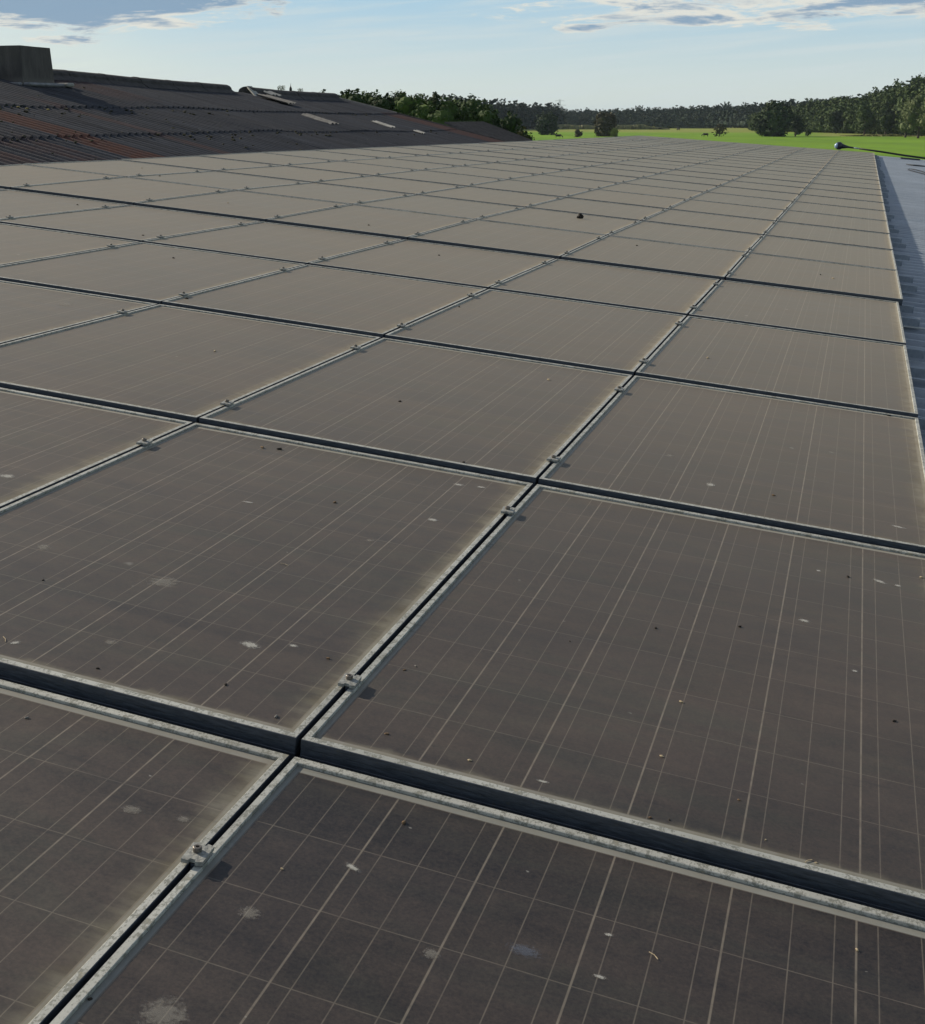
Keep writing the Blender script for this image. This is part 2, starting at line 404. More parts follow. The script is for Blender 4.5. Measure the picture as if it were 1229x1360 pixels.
# ------------------------------------------------------------------ mounting rails
def rail_proto(length):
    bm = bmesh.new()
    # C-channel open to the top
    for (a, b_, z0, z1) in ((-.02, -.0165, -.04, 0), (.0165, .02, -.04, 0), (-.0165, .0165, -.04, -.036), (-.0165, -.006, -.003, 0), (.006, .0165, -.003, 0)):
        box(bm, -length, 0, a, b_, z0, z1)
    return bm
rl = obj('mounting_rail', rail_proto(7.05), M_rail); first = True
rr = random.Random(11)
ORDR = {0: 'nearer', 1: 'farther'}
for r in range(NROW0, NROW1):
    for q, fv in enumerate(CLV):
        o = rl if first else rl.copy()
        if not first: C.objects.link(o)
        first = False
        v = (r+fv)*PYR
        ext = rr.uniform(.075, .15)
        o.matrix_world = BASE @ Matrix.Translation((ext, v, -.0405 - .012)) @ Matrix.Rotation(base_h(r, 7)/7*1.0, 4, 'Y')
        rw = 'unseen row' if r < -1 else ('nearest row' if r == -1 else '%s row' % ORD[r+1])
        tag(o, 'grey rail stub poking out past the right edge, %s, %s of its pair' % (rw, ORDR[q]), 'rail', 'mounting rails under the panels')

# ------------------------------------------------------------------ corrugated roofs
def corrugated(name, u0, u1, v0, v1, mt, parent, pitch=.177, amp=.024, nu=4, seg=8, zf=None, thick=True):
    """waves along v, straight along u"""
    nv = int((v1-v0)/pitch*seg); verts = []; faces = []
    for i in range(nu+1):
        u = u0+(u1-u0)*i/nu
        for j in range(nv+1):
            v = v0+(v1-v0)*j/nv
            z = amp*math.cos(2*math.pi*v/pitch) + (zf(u, v) if zf else 0)
            verts.append((u, v, z))
    for i in range(nu):
        for j in range(nv):
            a = i*(nv+1)+j; faces.append((a, a+nv+1, a+nv+2, a+1))
    return raw(name, verts, faces, mt, parent, smooth=True)

def bluegrey(t, b):
    co = obco(t); x, y, z = t.xyz(co)[0:3]
    n = t.noise(t.vmul(co, (1.2, 6, 1)), 1.6, 6, .65); s = t.noise(co, 30, 4, .7)
    sheet = t.noise(t.vec(0, t.m('FLOOR', t.m('DIVIDE', y, 1.06)), 0), 3.1, 0)
    c = t.mix(t.lin(n, .3, .7), (.22, .26, .31), (.38, .42, .47))
    c = t.mix(t.lin(sheet, .3, .7, 0, .4), c, (.25, .275, .31))
    c = t.mix(t.mul(t.ss(s, .55, .72), .35), c, (.08, .085, .08))
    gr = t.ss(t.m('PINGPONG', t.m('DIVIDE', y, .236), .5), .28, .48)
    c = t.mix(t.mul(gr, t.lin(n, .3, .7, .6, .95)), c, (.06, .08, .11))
    P(t, b, col=c, rough=.45, spec=.5, normal=t.bump(s, .2, .003))
M_bgroof = mat('blue grey roof sheets', bluegrey)
M_plaster = simple('weathered render wall', (.40, .36, .30), .9, .3, 3)
barn = empty('solar_barn', Matrix())
tag(barn, 'long barn under the solar panels, its blue grey corrugated roof showing at the right', 'barn')
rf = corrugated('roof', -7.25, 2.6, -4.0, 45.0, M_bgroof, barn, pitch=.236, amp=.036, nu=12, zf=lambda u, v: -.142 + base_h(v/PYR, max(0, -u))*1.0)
rf.matrix_world = BASE
bm = bmesh.new(); box(bm, -7.3, 2.3, -3.8, 44.8, -6.2, -.55); wl = obj('wall', bm, M_plaster, barn)
# eaves flashing strip hidden at valley
# a pale cable lying across the sheets
bm = bmesh.new(); tube(bm, [(-.05, 6.33, -.101), (.4, 6.34, -.100), (.9, 6.325, -.101), (1.6, 6.35, -.100)], .006, 8)
o = obj('cable', bm, simple('pale conduit', (.62, .62, .6), .5, .1)); o.matrix_world = BASE
tag(o, 'thin pale cable running out across the blue grey sheets beside the right edge', 'cable')
# black cable loop further along
bm = bmesh.new(); pts = []
for i in range(26):
    a = i/25; pts.append((.92+.25*math.sin(a*6.8)+.1*a, 30.6-4.2*math.cos(a*5.6)*.55+a*2.0, -.102+.012*abs(math.sin(a*9))))
tube(bm, pts, .011, 7); o = obj('cable', bm, simple('black cable', (.02, .02, .022), .5, .2)); o.matrix_world = BASE
tag(o, 'looped dark cable lying on the blue grey roof near the right border', 'cable')
# loose dark strip on the sheets
bm = bmesh.new(); box(bm, 0, .34, 0, .5, 0, .02); bevel(bm, .006)
o = obj('metal_offcut', bm, simple('dark metal', (.05, .055, .06), .6)); o.matrix_world = plane_mw(.95, 37.3, -.100, .35)
tag(o, 'small dark strip lying loose on the far blue grey roof sheets', 'offcut')
bm = bmesh.new(); box(bm, 0, .55, 0, .35, 0, .03); bevel(bm, .006)
o = obj('metal_offcut', bm, simple('darker metal', (.035, .04, .045), .6)); o.matrix_world = plane_mw(.78, 43.6, -.100, .08)
tag(o, 'flat dark strip at the far end of the blue grey roof by the field', 'offcut')

# ------------------------------------------------------------------ round headed pole at the far end
M_navy = simple('navy plastic', (.012, .016, .035), .35, .3, 20, spec=.6)
M_blk = simple('black shaft', (.02, .022, .025), .5, .2, 20)
M_sil = simple('silver sleeve', (.45, .5, .56), .35, .2, 20, metal=.6)
pole = empty('long_pole', Matrix.Translation((-1.0, 43.3, .20)))
tag(pole, 'long dark pole with a round navy head lying across the far panel edge', 'pole')
H = Vector((0, 0, 0)); E = Vector((3.3, 0.0, -.46))
d = (E-H).normalized()
bm = bmesh.new(); bmesh.ops.create_uvsphere(bm, u_segments=24, v_segments=14, radius=.115)
bmesh.ops.scale(bm, vec=(1.0, 1.0, 1.02), verts=bm.verts); obj('head', bm, M_navy, pole, True)
bm = bmesh.new(); bmesh.ops.create_uvsphere(bm, u_segments=20, v_segments=10, radius=.09)
bmesh.ops.translate(bm, vec=(-.045, -.02, .0), verts=bm.verts)
obj('cover', bm, simple('pale blue head reflection', (.30, .42, .60), .25, .2, 9, spec=.6), pole, True)  # pale blue shell paints the reflection on the head's left side
bm = bmesh.new(); tube(bm, [tuple(H+d*.09), tuple(H+d*.19), tuple(H+d*.27), tuple(H+d*.42)], [.075, .05, .03, .025], 14); obj('neck', bm, M_navy, pole, True)
bm = bmesh.new(); tube(bm, [tuple(H+d*.42), tuple(H+d*.60)], .021, 12); obj('sleeve', bm, M_sil, pole, True)
bm = bmesh.new(); tube(bm, [tuple(H+d*.58), tuple(H+d*1.2), tuple(H+d*1.9+Vector((0, 0, -.01))), tuple(E)], [.024, .028, .028, .030], 12); obj('shaft', bm, M_blk, pole, True)

# ------------------------------------------------------------------ the old roof to the left
def oldroof(t, b):
    co = obco(t); x, y, z = t.xyz(co)[0:3]
    st = t.vmul(co, (.25, 3.0, 0)); n = t.noise(st, 2.0, 6, .7); s = t.noise(co, 16, 5, .75); big = t.noise(t.vmul(co, (.6, 1.0, 0)), .9, 5, .6)
    fs_ = t.noise(t.vmul(co, (.18, 9.0, 0)), 2.0, 5, .75)
    c = t.mix(t.lin(t.add(t.mul(n, .5), t.mul(fs_, .5)), .34, .66), (.010, .012, .017), (.088, .094, .110))
    c = t.mix(t.lin(big, .35, .7, 0, .4), c, (.055, .050, .050))
    c = t.mix(t.mul(t.ss(s, .52, .7), .6), c, (.022, .021, .02))
    c = t.mix(t.mul(t.ss(t.noise(co, 9, 4, .8), .64, .74), .55), c, (.24, .23, .20))
    # rust red sheets, each a run of whole corrugations
    def band(a, b_, x1=99):
        m_ = t.mul(t.m('GREATER_THAN', y, a), t.m('LESS_THAN', y, b_))
        return m_
    rr_ = t.mul(band(12.2, 12.95), t.ss(x, -10.9, -9.9))
    rr_ = t.m('MAXIMUM', rr_, t.mul(t.mul(band(28.2, 29.2), t.ss(x, -10.7, -10.2)), .75))
    rr_ = t.m('MAXIMUM', rr_, t.mul(t.mul(band(14.6, 14.95), t.ss(x, -11.5, -10.4)), .45))
    rr_ = t.m('MAXIMUM', rr_, t.mul(t.mul(band(7.0, 12.0), t.ss(x, -9.6, -8.6)), t.ss(t.noise(st, 1.3, 4), .42, .62, 0, .6))); rr_ = t.m('MAXIMUM', rr_, t.mul(t.mul(band(17.3, 18.4), t.ss(x, -10.6, -11.4)), .35))
    rr_ = t.mul(rr_, t.lin(t.noise(co, 7, 5, .7), .25, .6, .45, 1.0))
    c = t.mix(rr_, c, (.105, .045, .032))
    P(t, b, col=c, rough=.85, spec=.25, normal=t.bump(s, .4, .01))
M_old = mat('old fibre cement sheets', oldroof)
M_moss = simple('yellow moss', (.20, .17, .05), .95, .5, 40)
M_ridge = simple('dark ridge tiles', (.055, .050, .048), .85, .5, 9, bump=.3)
M_pale = simple('pale bare fibre cement', (.19, .18, .165), .85, .45, 12)
M_white = simple('whitish broken edge', (.34, .33, .30), .8, .35, 12)  # own pale tone of patches, fragments and mortar
old = empty('old_barn', Matrix())
tag(old, 'old barn with dark streaked corrugated roof, rust red stripes and a square chimney', 'barn')
XE, ZE, SL = -7.12, .36, .24
def roofz(x, y): return .40 + SL*(-7.3-x) - .03 - .055*min(1, max(0, (y-19)/9)) + .010*math.sin(y*.42+1.0) + .008*math.sin(y*1.13)
def ridx(y): return -12.55 + max(0, (y-18.2))*.055
tiers = [(XE, -9.10, .0), (-9.02, -10.54, .011), (-10.48, None, .022)]
verts_all = []
pitch, seg = .177, 8
y0, y1 = -2.0, 29.25
nv = int((y1-y0)/pitch*seg)
for ti, (xa, xb, lift) in enumerate(tiers):
    verts = []; faces = []; nu = 6
    rsn = random.Random(ti+5)
    jit = {}
    for i in range(nu+1):
        for j in range(nv+1):
            y = y0+(y1-y0)*j/nv
            sheet = int(y/1.06)
            jx = jit.setdefault(sheet, (rsn.uniform(-.03, .03), rsn.uniform(-.006, .012)))
            xe = ridx(y) if xb is None else xb
            x = xa + (xe-xa)*i/nu + (jx[0] if i == 0 else 0)
            z = roofz(x, y) + lift*(1 - i/nu)*1.0 + (jx[1]*(1-i/nu)) + .027*math.cos(2*math.pi*y/pitch)
            verts.append((x, y, z))
    for i in range(nu):
        for j in range(nv):
            a = i*(nv+1)+j; faces.append((a, a+1, a+nv+2, a+nv+1))
    # drip edge: a short face down at the lower end of each tier
    k0 = len(verts)
    for j in range(nv+1):
        vx, vy, vz = verts[j]; verts += [(vx+.001, vy, vz), (vx+.001, vy, vz-.012)]
    for j in range(nv): faces.append((k0+2*j, k0+2*j+1, k0+2*j+3, k0+2*j+2))
    raw('roof_tier', verts, faces, M_old, old, smooth=True)
# other slope and walls
ridz = lambda y: roofz(ridx(y), y)
vs = []; fs = []
for i, y in enumerate((-2.0, 8, 16, 24, 29.25)):
    vs += [(ridx(y), y, ridz(y)+.02), (ridx(y)-5, y, ridz(y)-1.2)]
for i in range(4): fs.append((2*i, 2*i+1, 2*i+3, 2*i+2))
raw('rear_slope', vs, fs, M_old, old)
vs = [(XE, 29.1, -6.2), (-17.0, 29.1, -6.2), (-17.0, 29.1, .2), (ridx(29), 29.1, ridz(29)-.04), (XE, 29.1, roofz(XE, 29)-.06),
      (XE, 28.9, -6.2), (-17.0, 28.9, -6.2), (-17.0, 28.9, .2), (ridx(29), 28.9, ridz(29)-.04), (XE, 28.9, roofz(XE, 29)-.06)]
raw('wall', vs, [(0,1,2,3,4), (9,8,7,6,5), (0,5,6,1), (1,6,7,2), (2,7,8,3), (3,8,9,4), (4,9,5,0)], M_plaster, old)
# ridge caps, a gap where they broke away
def cap_run(ya, yb, nm='ridge_cap'):
    n = max(1, round((yb-ya)/1.1)); L = (yb-ya)/n
    for i in range(n):
        a = ya+i*L; b_ = a+L+.06; q = random.uniform(-.004, .005)
        pr = []
        for k in range(9):
            an = math.pi*k/8; pr.append((.17*math.cos(an), .105*math.sin(an)-.02))
        pr = [(.30, -.10)] + pr + [(-.30, -.10)]
        bm = bmesh.new(); rings = []
        for (yy, g) in ((a, 1.05), (a+.08, 1.05), (a+.085, 1.0), (b_, .99)):
            rings.append([bm.verts.new((ridx(yy)+px*g, yy, ridz(yy)+.055+pz*g+q)) for px, pz in pr])
        for r0, r1 in zip(rings, rings[1:]):
            for k in range(len(pr)-1): bm.faces.new((r0[k], r0[k+1], r1[k+1], r1[k]))
        bm.faces.new(rings[0][::-1]); bm.faces.new(rings[-1])
        obj(nm, bm, M_ridge, old)
cap_run(-1.9, 15.9); cap_run(17.0, 23.6); cap_run(24.6, 28.9)
# broken sheets: (x0,x1,y0,y1,lift0,lift1,material)
def sheet(x0, x1, ya, yb, l0, l1, mt, skew=0.0, th=.008, nm='broken_sheet'):
    bm = bmesh.new(); n = 10; top = []; bot = []
    for j in range(n+1):
        y = ya+(yb-ya)*j/n; rag = .05*noise.noise(Vector((y*5, x0, 0)))
        row = []
        for (x, l) in ((x0+rag, l0), (x1-rag, l1)):
            row.append((x, y+skew*(x-x0), roofz(x, y)+l+.027*math.cos(2*math.pi*y/.177)*.6))
        top.append([bm.verts.new(p) for p in row]); bot.append([bm.verts.new((p[0], p[1], p[2]-th)) for p in row])
    for j in range(n):
        bm.faces.new((top[j][0], top[j+1][0], top[j+1][1], top[j][1])); bm.faces.new((bot[j][0], bot[j][1], bot[j+1][1], bot[j+1][0]))
        for k in (0, 1): bm.faces.new((top[j][k], bot[j][k], bot[j+1][k], top[j+1][k]))
    bm.faces.new((top[0][0], top[0][1], bot[0][1], bot[0][0])); bm.faces.new((top[n][0], bot[n][0], bot[n][1], top[n][1]))
    bmesh.ops.recalc_face_normals(bm, faces=bm.faces)
    return obj(nm, bm, mt, old)
tag(sheet(-10.22, -9.52, 22.75, 23.15, .05, .05, M_pale, -.45), 'long pale patch of bare sheet')
tag(sheet(-9.75, -9.25, 25.35, 25.75, .05, .05, M_white, -.5), 'second pale patch nearer the gable')
tag(sheet(-8.98, -8.76, 25.8, 26.05, .05, .05, M_white, -.5), 'smallest pale patch below the lap')
tag(sheet(-11.75, -10.95, 24.1, 24.6, .08, .10, M_pale, -.4), 'slipped sheet below the broken ridge')
tag(sheet(-11.95, -11.72, 24.9, 25.4, .12, .10, M_white, -.2), 'small white fragment below the ridge')
# ridge cap turned on end beside the gap, its broken edge pale
bm = bmesh.new()
v_ = [Vector((-12.158, 24.550, 1.621)), Vector((-11.871, 24.350, 1.414)), Vector((-11.871, 24.600, 1.414)), Vector((-12.158, 24.800, 1.621))]
up = Vector((0, 0, .05)); a = [bm.verts.new(p) for p in v_]; c_ = [bm.verts.new(p+up*(.8 if i in (0, 3) else .65)) for i, p in enumerate(v_)]
bm.faces.new(a[::-1]); bm.faces.new(c_)
for i in range(4): bm.faces.new((a[i], a[(i+1)%4], c_[(i+1)%4], c_[i]))
tag(obj('broken_cap', bm, M_white, old), 'pale broken ridge cap standing at the gap')
# verge trim and a lower bay behind the gable
bm = bmesh.new(); tube(bm, [(x, 29.3, roofz(x, 29.3)+.03) for x in (-11.98, -11.2, -10.5)], .028, 8); tag(obj('verge_trim', bm, M_pale, old), 'pale verge trim at the top of the gable')
bm = bmesh.new(); tube(bm, [(x, 29.32, roofz(x, 29.3)+.02) for x in (-10.5, -9.5, -8.5, -7.2)], .03, 8); obj('verge_trim', bm, M_ridge, old)
annex = []
ax0, ax1, ay0, ay1 = -9.4, -7.1, 29.45, 33.0
def annz(x): return .94 - (x+9.4)*.36
vs = []; fs = []; nvA = int((ay1-ay0)/.177*6)
for i in range(3):
    x = ax0+(ax1-ax0)*i/2
    for j in range(nvA+1):
        y = ay0+(ay1-ay0)*j/nvA; vs.append((x, y, annz(x)+.022*math.cos(2*math.pi*y/.177)-.02))
for i in range(2):
    for j in range(nvA):
        a_ = i*(nvA+1)+j; fs.append((a_, a_+nvA+1, a_+nvA+2, a_+1))
raw('annex_roof', vs, fs, M_ridge, old, smooth=True)
bm = bmesh.new(); 
v_ = [bm.verts.new(p) for p in ((ax0, ay1, annz(ax0)+.0), (ax1, ay1, annz(ax1)), (ax1, ay1, -6.2), (ax0, ay1, -6.2), (ax0, ay1-.2, annz(ax0)-.05), (ax1, ay1-.2, annz(ax1)-.05), (ax1, ay1-.2, -6.2), (ax0, ay1-.2, -6.2))]
for f in ((0,1,2,3), (7,6,5,4), (0,4,5,1), (1,5,6,2), (0,3,7,4)): bm.faces.new([v_[i] for i in f])
obj('annex_wall', bm, M_ridge, old)
# chimney
def chim(t, b):
    co = obco(t); n = t.noise(t.vmul(co, (1, 1, .25)), 9, 5, .7); s = t.noise(co, 40, 4)
    z = t.xyz(co)[2]
    c = t.mix(t.lin(n, .3, .7), (.055, .050, .046), (.12, .108, .098)); c = t.mix(t.mul(t.ss(s, .5, .7), .5), c, (.07, .06, .055))
    c = t.mix(t.mul(t.ss(t.add(z, t.mul(n, .2)), 1.72, 1.56), .6), c, (.26, .24, .21))
    P(t, b, col=c, rough=.9, normal=t.bump(s, .4, .01))
M_ch = mat('stained concrete', chim)
bm = bmesh.new()
cb = [(-12.9, 15.95), (-11.86, 15.95), (-11.86, 16.85), (-12.9, 16.85)]
ct = [(-12.86, 15.97), (-11.91, 15.98), (-11.92, 16.80), (-12.86, 16.80)]
lo_ = [bm.verts.new((x, y, 1.2)) for x, y in cb]; hi_ = [bm.verts.new((x, y, 2.055)) for x, y in ct]
ins = [bm.verts.new((x*.92-12.38*.0+(-12.38*.08), y*.9+16.39*.1, 2.055)) for x, y in ct]; inb = [bm.verts.new((v.co.x, v.co.y, 1.7)) for v in ins]
for i in range(4):
    j = (i+1) % 4
    bm.faces.new((lo_[i], lo_[j], hi_[j], hi_[i])); bm.faces.new((hi_[i], hi_[j], ins[j], ins[i])); bm.faces.new((ins[i], ins[j], inb[j], inb[i]))
bm.faces.new(inb)
bmesh.ops.subdivide_edges(bm, edges=list(bm.edges), cuts=3, use_grid_fill=True)
for v in bm.verts:
    if v.co.z > 1.3: v.co += Vector([noise.noise(v.co*6+Vector((k*9, 0, 0)))*.008 for k in range(3)])
chimney = obj('chimney', bm, M_ch, old)
bm = bmesh.new()
for (x0, x1, ya, yb) in ((-11.84, -11.72, 15.9, 16.95), (-12.9, -11.85, 15.82, 15.92)): box(bm, x0, x1, ya, yb, roofz(-11.8, 16)+.02, roofz(-11.8, 16)+.075)
bevel(bm, .02); obj('flashing', bm, simple('lead flashing', (.20, .20, .21), .6), chimney)
bm = bmesh.new(); box(bm, -11.86, -11.66, 16.86, 17.05, roofz(-11.8, 17)+.02, roofz(-11.8, 17)+.08); bevel(bm, .02); tag(obj('flashing', bm, M_white, chimney), 'pale mortar fillet at the chimney foot')
# moss clumps on the roof
bm = bmesh.new(); rm = random.Random(5)
for i in range(260):
    if rm.random() < .55: x = rm.uniform(-10.55, -10.0) if rm.random() < .5 else rm.uniform(-9.1, -8.7); y = rm.uniform(9, 28)
    else: x = rm.uniform(-12, -7.4); y = rm.uniform(9, 18)
    r_ = rm.uniform(.008, .026); k0 = len(bm.verts)
    bmesh.ops.create_icosphere(bm, subdivisions=1, radius=r_, matrix=Matrix.Translation((x, y, roofz(x, y)+.03)) @ Matrix.Diagonal((1.2, 1.2, .6, 1)))
    bm.verts.ensure_lookup_table()
    for v in bm.verts[k0:]: v.co += Vector((rm.uniform(-1, 1), rm.uniform(-1, 1), rm.uniform(-1, 1)))*r_*.35
o = obj('moss', bm, simple('dark roof moss', (.055, .052, .03), .95, .6, 3)); tag(o, 'dark moss crumbs scattered over the old corrugated roof', 'moss', kind='stuff')
bm = bmesh.new()
for i in range(7):
    x = rm.uniform(-10.7, -10.1); y = rm.uniform(12.6, 14.3); r_ = rm.uniform(.015, .03)
    bmesh.ops.create_icosphere(bm, subdivisions=1, radius=r_, matrix=Matrix.Translation((x, y, roofz(x, y)+.035)) @ Matrix.Diagonal((1.3, 1.3, .5, 1)))
o = obj('yellow_moss', bm, M_moss); tag(o, 'yellowish moss cushions on the left part of the old roof', 'moss', kind='stuff')
# finial with weeds on the ridge
fy = 26.7
def rid(y, dz=0): return Vector((ridx(y), y, ridz(y)+.12+dz))
fin = empty('roof_finial', Matrix.Translation(rid(fy)) @ Matrix.Scale(.6, 4))
tag(fin, 'small dark teardrop finial standing on the old barn ridge among weeds', 'finial')
bm = bmesh.new(); tube(bm, [(0, 0, -.06), (0, 0, .03), (0, 0, .10), (0, 0, .17), (0, 0, .205)], [.02, .045, .055, .028, .012], 10); obj('body', bm, M_blk, fin, True)
bm = bmesh.new(); tube(bm, [(0, 0, .20), (.005, 0, .26), (.01, 0, .31)], [.01, .008, .003], 6); obj('spike', bm, M_blk, fin)

# ------------------------------------------------------------------ foliage
def leafmat(name, c0, c1, c2=None, trans=.25):
    def f(t, b):
        tc = t.new('ShaderNodeTexCoord'); co = tc.outputs['Object']
        g = t.new('ShaderNodeNewGeometry'); r_ = g.outputs['Random Per Island']
        oi = t.new('ShaderNodeObjectInfo')
        n = t.noise(t.vadd(co, t.vec(t.mul(oi.outputs['Random'], 40), 0, 0)), .35, 4, .6)
        c = t.mix(t.lin(n, .3, .7), c0, c1)
        if c2: c = t.mix(t.mul(t.m('GREATER_THAN', r_, .72), .6), c, c2)
        c = t.mix(t.lin(oi.outputs['Random'], 0, 1, 0, .35), c, tuple(k*.6 for k in c0))
        P(t, b, col=c, rough=.75, spec=.2)
    return mat(name, f)
L_dec = leafmat('deciduous leaves', (.024, .050, .012), (.062, .105, .022), (.10, .145, .032))
L_dark = leafmat('dark leaves', (.012, .028, .008), (.034, .060, .014), (.05, .080, .020))
L_pine = leafmat('pine needles', (.008, .022, .014), (.020, .042, .020), (.032, .058, .024))
L_brown = leafmat('brownish leaves', (.036, .034, .016), (.062, .060, .024), (.10, .085, .03))
L_yel = leafmat('yellow green leaves', (.14, .17, .03), (.22, .25, .05), (.28, .26, .07))
L_olive = leafmat('olive willow leaves', (.075, .10, .035), (.13, .16, .06), (.17, .19, .08))
L_hill = leafmat('hillside leaves', (.034, .062, .012), (.075, .112, .026), (.10, .135, .034))
M_bark = simple('bark', (.07, .055, .042), .95, .4, 5)

def crown(rn, lobes, n, size, clump=6, squash=1.0):
    """leaf faces gathered in clumps over the outside of several lobes"""
    vs = []; fs = []
    tot = sum(l[3]**2 for l in lobes)
    for (lx, ly, lz, lr) in lobes:
        k = max(1, int(n/clump*lr*lr/tot))
        for i in range(k):
            d_ = Vector((rn.gauss(0, 1), rn.gauss(0, 1), rn.gauss(0, 1))).normalized()
            rr_ = lr*(rn.uniform(.55, 1.0)**.6)*.97*(1+.22*noise.noise(d_*2.3+Vector((lx, ly, lz))))
            cc = Vector((lx, ly, lz)) + Vector((d_.x*rr_, d_.y*rr_, d_.z*rr_*squash))
            cs = lr*.12+size*.35
            for j in range(clump):
                p = cc + Vector((rn.gauss(0, cs*.6), rn.gauss(0, cs*.6), rn.gauss(0, cs*.45)))
                nn = (d_*1.0 + Vector((rn.gauss(0, .6), rn.gauss(0, .6), rn.gauss(.2, .6)))).normalized()
                u = nn.orthogonal().normalized(); a = rn.uniform(0, 6.28); v = nn.cross(u); u, v = u*math.cos(a)+v*math.sin(a), v*math.cos(a)-u*math.sin(a)
                s = size*rn.uniform(.6, 1.25); i0 = len(vs)
                vs += [p-u*s-v*s*.55, p+u*s*.9-v*s*.6, p+u*s*1.05+v*s*.5, p-u*s*.7+v*s*.75]
                fs.append((i0, i0+1, i0+2, i0+3))
    return vs, fs
def core(vs, fs, lobes, k=.62, squash=1.0, seg=8):
    for (lx, ly, lz, lr) in lobes:
        i0 = len(vs); rows = 5
        for a in range(rows+1):
            ph = math.pi*a/rows
            for b_ in range(seg):
                q = 2*math.pi*b_/seg; d_ = Vector((math.sin(ph)*math.cos(q), math.sin(ph)*math.sin(q), math.cos(ph)))
                rr_ = lr*k*(1+.25*noise.noise(d_*2.5+Vector((lx, ly, lz)))); vs.append(Vector((lx, ly, lz))+Vector((d_.x*rr_, d_.y*rr_, d_.z*rr_*squash)))
        for a in range(rows):
            for b_ in range(seg): fs.append((i0+a*seg+b_, i0+(a+1)*seg+b_, i0+(a+1)*seg+(b_+1)%seg, i0+a*seg+(b_+1)%seg))
def broad_lobes(rn, h, w_, base=.12, n=9):
    L = []
    for i in range(n):
        t_ = (i+.5)/n; z = h*(base + .12 + (1-base-.28)*t_); prof = .12 + .88*math.sin(math.pi*min(1, max(0, (z/h-base)/(1-base)))**.8)
        rad = w_*.5*max(.25, prof); a = rn.uniform(0, 6.28); q = rn.uniform(.2, .6)*rad
        rl_ = max(.20*w_, rad*rn.uniform(.55, .78)); L.append((q*math.cos(a), q*math.sin(a), min(z, h-rl_*.92), rl_))
    L.append((0, 0, h*.55, w_*.33))
    return L
def tree(x, y, h, w_, leaf, label, cat='tree', group=None, name='tree', seed=0, n=1500, size=None, base=.12, z0=-6.05, lobes=None, dense=True):
    rn = random.Random(seed*31+5)
    root = empty(name, Matrix.Translation((x, y, z0))); tag(root, label, cat, group)
    L = lobes(rn) if lobes else broad_lobes(rn, h, w_, base)
    vs, fs = crown(rn, L, n, size or w_*.035)
    if dense: core(vs, fs, L)
    raw('crown', vs, fs, leaf, root)
    bm = bmesh.new(); tr = w_*.035
    tube(bm, [(0, 0, 0), (tr*.3, 0, h*.15), (-tr*.3, tr*.4, h*.4), (0, 0, h*.7)], [tr*1.3, tr, tr*.75, tr*.25], 8)
    for k in range(5):
        a = k*1.3+seed; l = L[k % len(L)]
        tube(bm, [(0, 0, h*(.15+.06*k)), (l[0]*.5, l[1]*.5, (h*(.15+.06*k)+l[2])*.5), (l[0], l[1], l[2])], [tr*.5, tr*.35, tr*.15], 6)
    obj('trunk', bm, M_bark, root)
    return root
G1 = 'trees behind the old barn'
# deciduous belt behind the old barn
lt = []
rb = random.Random(12)
PR = [(430, 121), (445, 118), (480, 117), (500, 121), (525, 120), (548, 116), (575, 121), (600, 127), (625, 131), (645, 138), (665, 143), (692, 153)]
def prof_y(px):
    for (a, x), (b_, y) in zip(PR, PR[1:]):
        if px <= b_: return x+(y-x)*(px-a)/(b_-a)
    return PR[-1][1]
SHADES = ['light green', 'dark green', 'mid green', 'deep green', 'yellowish green']
for i in range(19):
    px = 436 + i*13.6
    Y = (108, 113, 110.5)[i % 3]
    h = ((157-prof_y(px))/1823*(Y+10) + 7.05)/.93 + rb.uniform(-.25, .35)
    lt.append((-42.2+(px-450)*.0623+(Y-110)*-.33, Y, h, rb.uniform(4.8, 6.2)))
for i, (x, y, h, w_) in enumerate(lt):
    tree(x, y, h, w_, (L_dec, L_dark, L_dec, L_dark, L_dec)[i % 5], '%s leafy tree, %s from the left in the belt behind the old barn' % (SHADES[i % 5], ORD[i]), group=G1, name='broadleaf_tree', seed=i+3, n=6500, size=.12, base=.02)
# field trees and bushes
G2 = 'trees and bushes in the meadow'
tree(-128, 593, 9.6, 11.0, L_dark, 'round dense green tree standing alone left in the meadow', group=G2, name='round_tree', seed=21, n=2600, base=.02)
tree(-97, 552, 9.2, 12.0, L_brown, 'dark brownish tree standing over the panels near the middle of the horizon', group=G2, name='brown_tree', seed=22, n=2600, base=.02)
tree(-91.5, 548, 3.6, 5.0, L_yel, 'low yellowing bush at the right foot of the brown tree', cat='bush', group=G2, name='yellow_bush', seed=23, n=700, base=.0)
tree(-102, 527, 3.2, 3.6, L_brown, 'small olive brown bush left of the dark brown tree', cat='bush', group=G2, name='olive_bush', seed=24, n=700, base=.0)
tree(-104, 440, 3.7, 3.6, L_yel, 'small yellow green tree left in the meadow near the old barn', group=G2, name='small_tree', seed=25, n=900, base=.1)
tree(-54, 566, 4.8, 6.0, L_brown, 'small leaning yellow brown tree alone between the two big ones', group=G2, name='small_tree', seed=26, n=900, base=.18, dense=False)
tree(-34.5, 572, 13.6, 16.0, L_dark, 'largest broad dark tree in the meadow', group=G2, name='broad_tree', seed=27, n=4200, base=.04)
tree(-26.3, 580, 8.8, 7.0, L_dark, 'slimmer dark tree at the right side of the largest tree', group=G2, name='dark_tree', seed=28, n=1800, base=.04)
tree(-21.9, 590, 3.4, 3.0, L_dark, 'small low bush right of the dark tree pair', cat='bush', group=G2, name='low_bush', seed=29, n=400, base=0)
tree(-21.7, 90, 7.6, 2.6, L_brown, 'thin reddish sapling beside the end of the old barn', group=G2, name='sapling', seed=30, n=900, size=.09, base=.2, dense=False)
